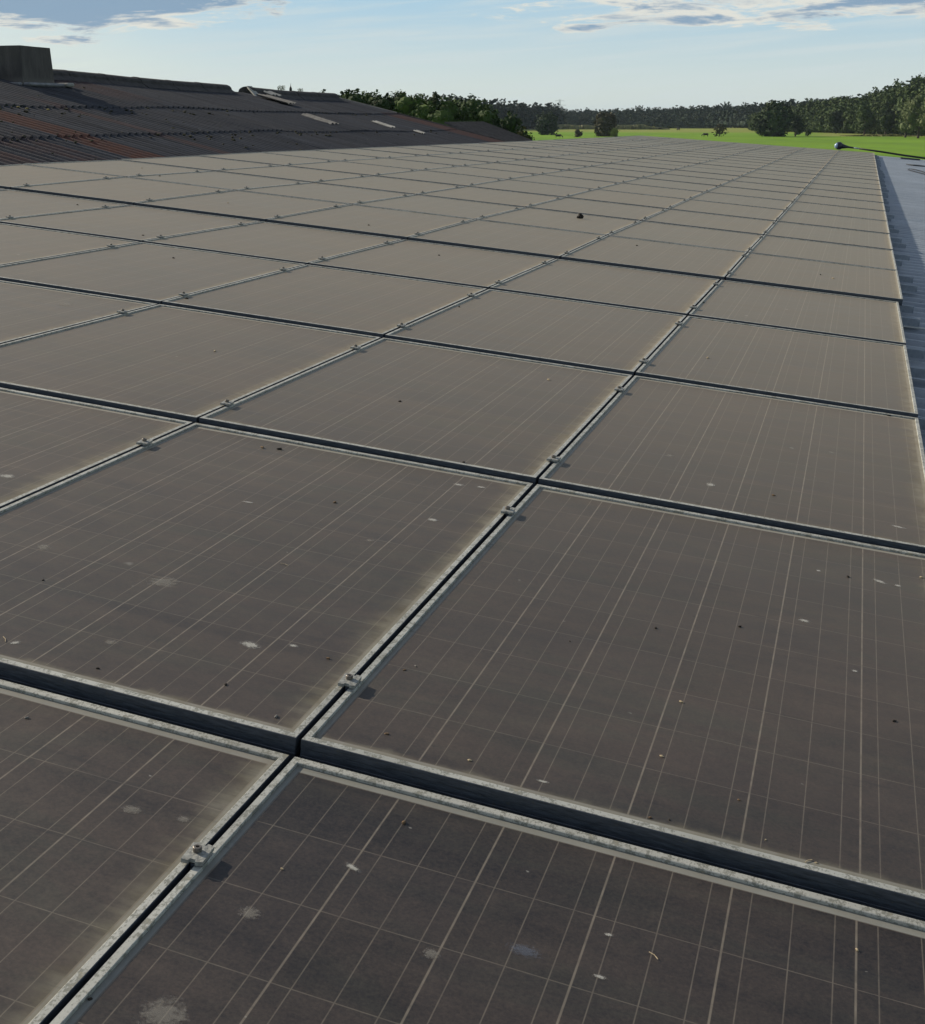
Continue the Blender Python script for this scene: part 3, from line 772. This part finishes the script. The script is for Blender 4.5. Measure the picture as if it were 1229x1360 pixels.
tree(-23.0, 92, 5.6, 2.6, L_olive, 'pale olive shrub behind the old barn annex', cat='bush', group=G2, name='shrub', seed=31, n=900, size=.1, base=0)
# far woods
def pine_lobes(h, w_):
    def f(rn):
        L = []; n = 7
        for i in range(n):
            t_ = i/(n-1); z = h*(.13+.77*t_); rad = w_*.5*(1.0-.42*t_**1.5)*rn.uniform(.8, 1.1)
            a = rn.uniform(0, 6.28); L.append((rad*.35*math.cos(a), rad*.3*math.sin(a), z, rad*.8))
        return L
    return f
def forest(name, pts, mt, label, leafn, size, seed):
    rn = random.Random(seed); VS = []; FS = []
    protos = []
    for k in range(9):
        vs, fs = crown(rn, pine_lobes(.97, .46)(rn) if k % 3 == 1 else broad_lobes(rn, 1.0, .62, .0, 11), leafn, size, clump=4)
        core(vs, fs, [(0, 0, .45, .15), (0, 0, .22, .17), (0, 0, .68, .10)], 1.0, 1.0, 6)
        protos.append((vs, fs))
    for (x, y, z, h) in pts:
        vs, fs = rn.choice(protos); a = rn.uniform(0, 6.28); ca, sa = math.cos(a), math.sin(a); i0 = len(VS)
        sw = h*rn.uniform(.85, 1.25)
        VS += [((v[0]*ca-v[1]*sa)*sw+x, (v[0]*sa+v[1]*ca)*sw+y, v[2]*h+z) for v in vs]
        FS += [tuple(i+i0 for i in f) for f in fs]
    o = raw(name, VS, FS, mt); tag(o, label, 'woodland', kind='stuff'); return o
rf_ = random.Random(99)
def pix_dir(px): return math.tan(math.radians(0)) 
def xat(px, Y):      # world x at forward distance Y of a bearing given as photo column
    k = (px-439.43)/1823.09
    dx = k*.93426 - .348019 + .0; dy = k*.356591 + .911802
    # horizon ray (elevation zero): include the down component
    s = -.2179465/.97596073
    dx += .0777178*s; dy += -.2036188*s
    return -.265 + (Y+1.8)*dx/dy
pts = []
for row in range(4):
    px = 742
    while px < 1260:
        t_ = (px-742)/(1229-742)
        Y = 1180 - 120*t_ - 230*t_**2 + row*14
        h = (12.5 + 4.5*t_ + 6*t_**2)*rf_.uniform(.88, 1.08) + row*1.0
        pts.append((xat(px, Y), Y, -6.2, h)); px += rf_.uniform(1.7, 3.4)
forest('far_pine_wood', pts, L_pine, 'long dark pine wood along the far edge of the meadow', 320, .036, 1)
pts = []
for row in range(3):
    px = 590
    while px < 745:
        t_ = (px-590)/155
        Y = 700 + 260*t_ + row*12
        h = (17.5 - .5*t_)*rf_.uniform(.85, 1.12) + row*.6 + (0 if t_ < .7 else -1.5*(t_-.7)/.3)
        pts.append((xat(px, Y), Y, -6.2, h)); px += rf_.uniform(2.6, 5)
forest('left_pine_wood', pts, L_pine, 'bluish pine wood between the barn trees and the round tree', 320, .036, 2)
# wooded hillside at the right
def hill_h(px): 
    pts_ = [(990, 10), (1040, 15), (1100, 19.5), (1140, 21), (1180, 26.5), (1229, 31.5), (1290, 34), (1400, 37)]
    if px <= pts_[0][0]: return pts_[0][1]
    for (a, x), (b_, y) in zip(pts_, pts_[1:]):
        if px <= b_: return x+(y-x)*(px-a)/(b_-a)
    return pts_[-1][1]
pts = []
for row in range(7):
    px = 1000
    while px < 1400:
        t_ = (px-1000)/229
        Y = 815 - 200*min(1.3, t_) + row*16
        top = hill_h(px); z = -6.2 + max(0, top-18)*row/6.0
        h = (top if row == 0 else min(top, 18))*rf_.uniform(.72, 1.0) * (.78 if row == 0 else 1)
        if row > 0: h = min(h, 19)
        pts.append((xat(px, Y), Y, z, h)); px += rf_.uniform(3.2, 6.0)
forest('hillside_wood', pts, L_hill, 'mixed green wood climbing the slope at the right', 560, .030, 3)
# individual trees along the front of that wood
G3 = 'trees along the front of the right hand wood'
for i, (px, Y, h, w_, lf, lb) in enumerate([(1112, 700, 12, 9, L_dark, 'round dark tree standing forward of the right hand wood'), (1150, 650, 16, 10, L_dec, 'tall green tree at the wood edge right of the round dark one'), (1178, 640, 15, 9, L_dark, 'dark green tree left of the pale willows'),
        (1205, 560, 15.5, 9, L_olive, 'pale olive willow at the front of the wood'), (1222, 540, 17.5, 10, L_olive, 'tallest pale olive willow close to the right border'), (1243, 530, 18, 11, L_olive, 'pale olive willow cut by the right border')]):
    tree(xat(px, Y), Y, h, w_, lf, lb, group=G3, name='woodside_tree', seed=50+i, n=2600, size=w_*.028, base=.03)

# ------------------------------------------------------------------ meadow
def meadow(t, b):
    g = t.new('ShaderNodeNewGeometry'); pos = g.outputs['Position']; x, y, z = t.xyz(pos)[0:3]
    n = t.noise(pos, .02, 6, .6); s = t.noise(pos, .6, 4, .7); band = t.noise(t.vmul(pos, (.004, .03, 0)), 1.0, 5, .6)
    c = t.mix(t.lin(n, .3, .7), (.14, .265, .016), (.19, .33, .026))
    c = t.mix(t.lin(band, .45, .75, 0, .55), c, (.25, .33, .035))
    c = t.mix(t.lin(s, .3, .8, 0, .3), c, (.06, .13, .01))
    trk = t.noise(t.vmul(t.vadd(pos, t.vec(t.mul(y, .25), 0, 0)), (.05, .012, 0)), 1.0, 6, .7)
    c = t.mix(t.lin(trk, .45, .7, 0, .6), c, (.085, .17, .02))
    c = t.mix(t.ss(y, 660, 800), c, t.mix(t.noise(t.vmul(pos, (.002, .02, 0)), 2.0, 4), (.19, .24, .04), (.26, .27, .07)))
    c = t.mix(t.mul(t.ss(y, 575, 605), t.ss(t.add(x, t.mul(n, 8)), -22, -10)), c, (.22, .25, .06))
    P(t, b, col=c, rough=.95, spec=.1)
M_mead = mat('meadow grass', meadow)
vs = []; fs = []; xs = [-4000, -1500, -600, -200, -60, 60, 200, 600, 1500, 4000]; ys = [-600, -100, 0, 60, 150, 300, 500, 700, 900, 1200, 2500, 6000]
for y in ys:
    for x in xs: vs.append((x, y, -6.0))
for j in range(len(ys)-1):
    for i in range(len(xs)-1): a = j*len(xs)+i; fs.append((a, a+1, a+len(xs)+1, a+len(xs)))
o = raw('ground', vs, fs, M_mead); tag(o, kind='structure')
# reed belt along the far side
def strip(name, px0, px1, Y, h, mt, label, n, seed, cat='reeds', dY=6, w_=1.0):
    rn = random.Random(seed); vs = []; fs = []
    for i in range(n):
        px = rn.uniform(px0, px1); yy = Y+rn.uniform(-dY, dY); x = xat(px, yy); e_ = min(1, (px-px0)/35, (px1-px)/35); hh = h*rn.uniform(.6, 1.1)*(.25+.75*e_)*(.8+.4*noise.noise(Vector((px*.05, 0, seed)))); a = rn.uniform(0, 3.14); ww = w_*rn.uniform(.5, 1.4)
        i0 = len(vs); cx_, sx_ = math.cos(a)*ww, math.sin(a)*ww
        vs += [(x-cx_, yy-sx_, -6.05), (x+cx_, yy+sx_, -6.05), (x+cx_*.6, yy+sx_*.6, -6+hh), (x-cx_*.8, yy-sx_*.8, -6+hh*.85)]; fs.append((i0, i0+1, i0+2, i0+3))
    o = raw(name, vs, fs, mt); tag(o, label, cat, kind='stuff')
M_reed = leafmat('reeds', (.16, .17, .08), (.24, .24, .12), (.28, .26, .15))
strip('reed_belt', 700, 890, 900, 3.4, M_reed, 'pale olive reed belt along the far meadow edge', 2600, 4)
strip('hedge_line', 840, 960, 1010, 1.6, L_dark, 'thin dark hedge line beyond the meadow', 900, 5, 'hedge')
strip('tall_grass', 1120, 1225, 600, .8, leafmat('dry grass', (.17, .18, .05), (.24, .24, .08), (.27, .23, .10)), 'dry tan grass at the foot of the wood', 1500, 6, 'grass', 10)
# shrubs just past the far end of the roof
for i, (x, y, z, h, w_, lf, lb) in enumerate([(3.2, 60, -6, 6.15, 3.4, L_brown, 'brownish shrub past the roof end at the right border'), (1.5, 64, -6, 5.05, 2.6, L_dec, 'low green shrub just past the far roof edge'), (2.35, 62, -6, 5.25, 2.6, L_yel, 'yellowing shrub behind the far roof corner')]):
    tree(x, y, h, w_, lf, lb, cat='bush', group='shrubs past the end of the roof', name='shrub', seed=70+i, n=1300, size=.09, base=.3)
# weeds on the old ridge
def weed(p, h, lb, seed):
    rn = random.Random(seed); vs = []; fs = []
    for i in range(190):
        a = rn.uniform(0, 6.28); r_ = h*.5*rn.random()**.5; z = h*rn.uniform(0, 1)*(1-.4*r_/h); s = h*.075
        c0 = Vector((r_*math.cos(a), r_*math.sin(a), z)); u = Vector((rn.gauss(0, 1), rn.gauss(0, 1), rn.gauss(0, 1))).normalized()*s; v = u.orthogonal().normalized()*s*.6; i0 = len(vs)
        vs += [c0-u, c0+v, c0+u, c0-v]; fs.append((i0, i0+1, i0+2, i0+3))
    o = raw('weed', vs, fs, L_olive); o.location = p; tag(o, lb, 'weed', 'weeds on the old ridge')
weed(rid(26.25, -.03), .17, 'taller tuft of weed left of the finial on the ridge', 1)
weed(rid(27.2, -.03), .13, 'shorter tuft of weed right of the finial on the ridge', 2)

# black cattle in the meadow
M_cow = simple('black hide', (.012, .011, .011), .7, .3, 2)
def cow(x, y, rz, lb):
    root = empty('cow', Matrix.Translation((x, y, -6)) @ Matrix.Rotation(rz, 4, 'Z')); tag(root, lb, 'cow', 'dark cattle in the meadow')
    bm = bmesh.new()
    tube(bm, [(-.95, 0, 1.0), (-.8, 0, 1.0), (-.3, 0, .95), (.3, 0, .93), (.75, 0, 1.0), (1.05, 0, 1.05), (1.35, 0, .8), (1.55, 0, .45), (1.68, 0, .22)], [.18, .34, .40, .42, .38, .27, .20, .16, .09], 12)
    for sx, sy in ((-.7, .2), (-.72, -.2), (.7, .2), (.72, -.2)):
        tube(bm, [(sx, sy, .95), (sx+.04, sy, .6), (sx-.03, sy, .35), (sx, sy, .02)], [.16, .11, .065, .07], 8)
    tube(bm, [(-1.0, 0, 1.15), (-1.12, 0, .9), (-1.1, 0, .45)], [.05, .035, .05], 6)
    for s in (-1, 1): tube(bm, [(1.42, s*.1, .72), (1.40, s*.28, .74)], [.05, .02], 6)
    o = obj('body', bm, M_cow, root, True)
    md = o.modifiers.new('r', 'REMESH'); md.mode = 'VOXEL'; md.voxel_size = .05
cow(-120, 885, 0.4, 'leftmost of the two far dark cattle under the wood')
cow(-103, 838, 2.4, 'right one of the two far dark cattle under the wood')
cow(-58.5, 560, 2.9, 'dark cow by the small leaning yellow brown tree')
cow(-104, 500, .2, 'nearest dark cow, right of the round green tree')
# pylon
M_steel = simple('galvanised steel', (.30, .33, .36), .6, .1)
py = empty('pylon', Matrix.Translation((-300, 1450, -6))); tag(py, 'faint lattice power pylon above the gap in the far woods', 'pylon')
bm = bmesh.new(); r_ = .09
lv = [(0, 3.2), (8, 2.2), (14, 1.4), (20, .9), (26, .5)]
for (za, wa), (zb, wb) in zip(lv, lv[1:]):
    for sx, sy in ((1, 1), (-1, 1), (-1, -1), (1, -1)):
        tube(bm, [(sx*wa, sy*wa, za), (sx*wb, sy*wb, zb)], r_, 4)
    for s in (1, -1):
        tube(bm, [(-wa, s*wa, za), (wb, s*wb, zb)], r_*.6, 4); tube(bm, [(wa, s*wa, za), (-wb, s*wb, zb)], r_*.6, 4)
obj('tower', bm, M_steel, py)
for z_, l_ in ((20, 7), (24.5, 5)):
    bm = bmesh.new(); tube(bm, [(-l_, 0, z_), (l_, 0, z_)], .12, 4); tube(bm, [(-l_, 0, z_), (0, 0, z_+1.2)], .07, 4); tube(bm, [(l_, 0, z_), (0, 0, z_+1.2)], .07, 4); obj('crossarm', bm, M_steel, py)

# ------------------------------------------------------------------ things lying on the glass
def on_glass(u, v): return surf(u, v) - .0053
M_stain = [None]
def stain_mat(name, col, dens):
    def f(t, b):
        co = obco(t); x, y, z = t.xyz(co)[0:3]
        d_ = t.m('SQRT', t.add(t.mul(x, x), t.mul(y, y)))
        oi = t.new('ShaderNodeObjectInfo'); rc = t.vadd(co, t.vec(t.mul(oi.outputs['Random'], 20), 0, 0))
        n = t.noise(rc, 4.5, 6, .75)
        a = t.mul(t.ss(t.add(d_, t.mul(t.sub(n, .5), 2.2)), .85, .25), dens)
        P(t, b, col=col, rough=.9, spec=.1, alpha=a)
    return mat(name, f)
S_pale = stain_mat('pale smear', (.36, .34, .30), .34)
S_white = stain_mat('white dropping', (.56, .55, .50), .6)
S_grey = stain_mat('grey blue smear', (.16, .19, .25), .35)
def stain(u, v, ru, rv, rz, mt, label, name='bird_dropping'):
    bm = bmesh.new(); n = 20
    c0 = bm.verts.new((0, 0, .18)); ring = [bm.verts.new((1.15*math.cos(2*math.pi*i/n), 1.15*math.sin(2*math.pi*i/n), 0)) for i in range(n)]
    for i in range(n): bm.faces.new((c0, ring[i], ring[(i+1) % n]))
    o = obj(name, bm, mt, None, True); o.matrix_world = plane_mw(u, v, on_glass(u, v)+.0006, rz) @ Matrix.Diagonal((ru*.82, rv*.82, .002, 1)); tag(o, label, 'stain', 'stains and droppings on the glass')
ST = [(-1.498, .488, .050, .045, .3, S_pale, 'large starburst of pale dirt in the middle of the left hand panel'),
 (-1.225, .297, .030, .020, -.2, S_white, 'oval chalky dropping left of the joint with the brown crumb'),
 (-1.157, .335, .014, .010, 0, S_white, 'small chalky dropping just right of the oval one'),
 (-1.439, .176, .020, .018, .4, S_pale, 'faint pale blotch below and left of the oval dropping'),
 (-1.798, .527, .024, .030, .6, S_pale, 'pale blotch near the left border of the second row'),
 (-1.157, 1.199, .020, .018, 0, S_white, 'whitish spot near the far end of the left hand panel'),
 (-1.233, .968, .016, .014, .2, S_pale, 'pale spot below the whitish one on the left hand panel'),
 (-1.575, 1.063, .022, .009, .1, S_white, 'short white dash high on the left hand panel'),
 (-.587, 1.93, .020, .030, 0, S_white, 'double white spot in the third row beyond the bolted joint'),
 (-.306, 1.013, .018, .014, -.3, S_white, 'white dropping on the right hand panel below its far edge'),
 (-.903, -.418, .022, .022, 0, S_pale, 'grey rosette on the nearest dark panel near its left frame'),
 (-1.074, -.26, .016, .014, .3, S_pale, 'round grey spot left of the nearest clamp'),
 (-1.148, -.273, .024, .018, .1, S_pale, 'broader faint spot further left of the nearest clamp'),
 (-.825, -.26, .020, .008, -.4, S_white, 'ragged white dropping on a cell line of the nearest panel'),
 (-.677, -.39, .018, .018, 0, S_pale, 'faint ring stain on a bright cell line'),
 (-.643, .068, .016, .006, .0, S_white, 'bright white splash just above the dark gap'),
 (-.908, -.634, .045, .045, .5, S_pale, 'wide milky smear in the lower left corner panel'),
 (-.576, -.33, .035, .020, 0, S_grey, 'bluish smear in the middle of the nearest panel'),
 (-.488, -.247, .009, .006, .2, S_white, 'tiny white ring right of the bluish smear'),
 (-.483, -.338, .013, .006, 0, S_white, 'small white dash below the tiny ring'),
 (-.73, 2.179, .020, .022, 0, S_pale, 'pale spot in the third row left of the double one'),
 (-.158, 1.376, .014, .026, .9, S_white, 'slanted white streak near the right border'),
 (-.12, 1.37, .012, .012, 0, S_white, 'white dot right of the slanted streak'),
 (-.289, 1.37, .010, .010, 0, S_white, 'small white dot left of the slanted streak'),
 (-1.185, 1.527, .022, .016, 0, S_white, 'white scatter by the near edge of the second dark gap'),
 (-1.129, 1.543, .020, .012, 0, S_white, 'white scatter nearest the second crossing'),
 (-.207, .79, .010, .008, 0, S_white, 'tiny white dropping low on the right hand panel'),
 (-2.139, .905, .030, .026, .4, S_white, 'chalky spot at the left border below the pale joint'),
 (-1.577, .088, .016, .010, 1.0, S_white, 'pale scratchy mark at the left border above the near gap'),
 (-3.29, 3.027, .060, .050, 0, S_pale, 'pale patch on a mid distance panel at the left'),
 (-.111, 1.834, .030, .012, -.3, S_white, 'long white streak beside the right hand frame of the third row')]
for s in ST: stain(*s)

M_crumb = simple('brown crumb', (.16, .105, .06), .9, .5, 300)
M_tan = simple('tan crumb', (.42, .34, .22), .9, .4, 300)
M_dk = simple('dark crumb', (.03, .025, .02), .9, .4, 300)
def crumb(u, v, s, mt, label, name='dirt_crumb', stretch=(1.7, .9, .7), rz=0, seed=0):
    if name == 'dirt_crumb': s *= .52
    rn = random.Random(seed); bm = bmesh.new(); bmesh.ops.create_icosphere(bm, subdivisions=2, radius=1)
    for q in bm.verts: q.co *= 1 + .8*noise.noise(q.co*1.7 + Vector((seed*3.1, 0, 0)))
    o = obj(name, bm, mt, None, True); o.matrix_world = plane_mw(u, v, on_glass(u, v)+s*stretch[2]*.7, rz) @ Matrix.Diagonal((s*stretch[0], s*stretch[1], s*stretch[2], 1))
    tag(o, label, 'crumb', 'crumbs of dirt lying on the glass'); return o
CR = [(-1.082, .316, .0045, M_crumb, 'brown crumb with a short shadow left of the joint on the left panel'),
 (-.800, -.117, .0050, M_crumb, 'elongated brown crumb below the dark gap on the nearest panel'),
 (-.366, .162, .0032, M_crumb, 'brown crumb with a long shadow low on the right hand panel'),
 (-.321, .062, .0024, M_tan, 'tan upright crumb just above the gap at lower right'),
 (-.195, -.126, .0034, M_tan, 'orange tan crumb under the frame at the lower right'),
 (-.898, .094, .0042, M_crumb, 'curled brown crumb right of the bolted clamp'),
 (-1.073, .060, .0050, M_pale, 'hollow pale husk left of the crossing'),
 (-.906, -.308, .0028, M_tan, 'small yellow seed right of the nearest clamp'),
 (-.949, .342, .0034, M_crumb, 'brown crumb beside the small white ring'),
 (-.937, .368, .0030, M_pale, 'small pale ring shaped husk'),
 (-.480, .041, .0034, M_crumb, 'left of two crumbs resting above the gap'),
 (-.454, .049, .0028, M_dk, 'right of two crumbs resting above the gap'),
 (-.252, .033, .0030, M_tan, 'yellow straw bit above the gap at the right'),
 (-1.401, 1.187, .0060, M_crumb, 'brown crumb high on the left panel'),
 (-1.746, 1.537, .0075, M_crumb, 'brown crumb below the second dark gap at the left'),
 (-1.701, 1.552, .0080, M_dk, 'dark crumb beside the brown one below the second gap'),
 (-1.224, 1.711, .0075, M_dk, 'dark crumb above the second dark gap'),
 (-1.404, .071, .0036, M_dk, 'dark speck near the gap on the left panel'),
 (-1.698, .367, .0035, M_dk, 'black speck at the left of the left panel'),
 (-.423, 1.932, .0055, M_crumb, 'brown crumb on the third row panel'),
 (-1.424, -.109, .0040, M_pale, 'pale hollow seed on the lower left panel'),
 (-.715, .635, .0025, M_dk, 'tiny dark crumb left on the right hand panel')]
for i, (u, v, s, mt, lb) in enumerate(CR): crumb(u, v, s, mt, lb, rz=i*1.3, seed=i)
for i, (u, v) in enumerate([(-.758, .076), (-.425, .901), (-.226, 1.366), (-.067, 1.464), (-.992, -.649), (-.577, .797), (-.488, .471), (-.141, .592), (-1.193, .126), (-.491, .245),
    (-2.972, 3.508), (-1.973, 4.32), (-1.266, 3.011), (-.113, 3.3), (-.469, 7.486), (-.389, 7.357), (-.286, 10.028), (-2.996, 9.058), (-4.918, 9.965), (-4.131, 5.248), (-.991, 5.536),
    (-2.4, 2.6), (-3.6, 4.6), (-2.6, 6.1), (-4.6, 7.4), (-5.2, 6.3), (-1.6, 2.3), (-.8, 3.9), (-1.7, 7.9), (-5.9, 8.8), (-6.4, 9.4), (-3.4, 7.1)]):
    dd = math.hypot(u+.35, v+1.8)
    o = crumb(u, v, .0018+.0011*dd if dd < 6 else .005+.0004*dd, M_dk if i % 3 else M_tan, 'tiny dirt crumb lying on the dusty solar glass', rz=i, seed=40+i)
    o['group'] = 'tiny crumbs on the solar glass'
crumb(-2.42, 9.56, .020, M_dk, 'black crumpled lump lying in the middle distance of the array', 'black_lump', (1.25, 1, 1.15), .4, 90)
# a few straws
def straw(u, v, L, rz, label):
    bm = bmesh.new(); tube(bm, [(-L/2, 0, 0), (0, L*.08, .0006), (L/2, 0, .0002)], .0006, 5)
    o = obj('straw', bm, M_tan); o.matrix_world = plane_mw(u, v, on_glass(u, v)+.0012, rz); tag(o, label, 'straw', 'dry straws on the glass')
straw(-.262, .032, .014, .9, 'short yellow straw above the gap at the lower right')
straw(-.43, -.265, .016, -.7, 'thin pale straw on the nearest panel')
straw(-1.6, .09, .022, -.8, 'crossed pale straw at the left border')
straw(-1.335, .715, .02, -.2, 'thin pale straw right of the starburst stain')

# ------------------------------------------------------------------ air
def hz(t, b):
    t.n.remove(b); out = [n_ for n_ in t.n if n_.type == 'OUTPUT_MATERIAL'][0]
    v = t.new('ShaderNodeVolumePrincipled'); v.inputs['Color'].default_value = (.72, .85, 1.0, 1); v.inputs['Density'].default_value = .00005
    v.inputs['Anisotropy'].default_value = .2
    t.l.new(v.outputs[0], out.inputs['Volume'])
M_haze = bpy.data.materials.new('air'); M_haze.use_nodes = True; hz(NT(M_haze.node_tree), M_haze.node_tree.nodes['Principled BSDF'])
bm = bmesh.new(); box(bm, -4100, 4100, -700, 6100, -7.2, 40); o = obj('haze', bm, M_haze); tag(o, 'thin bluish summer haze over the meadow', 'haze', kind='stuff')
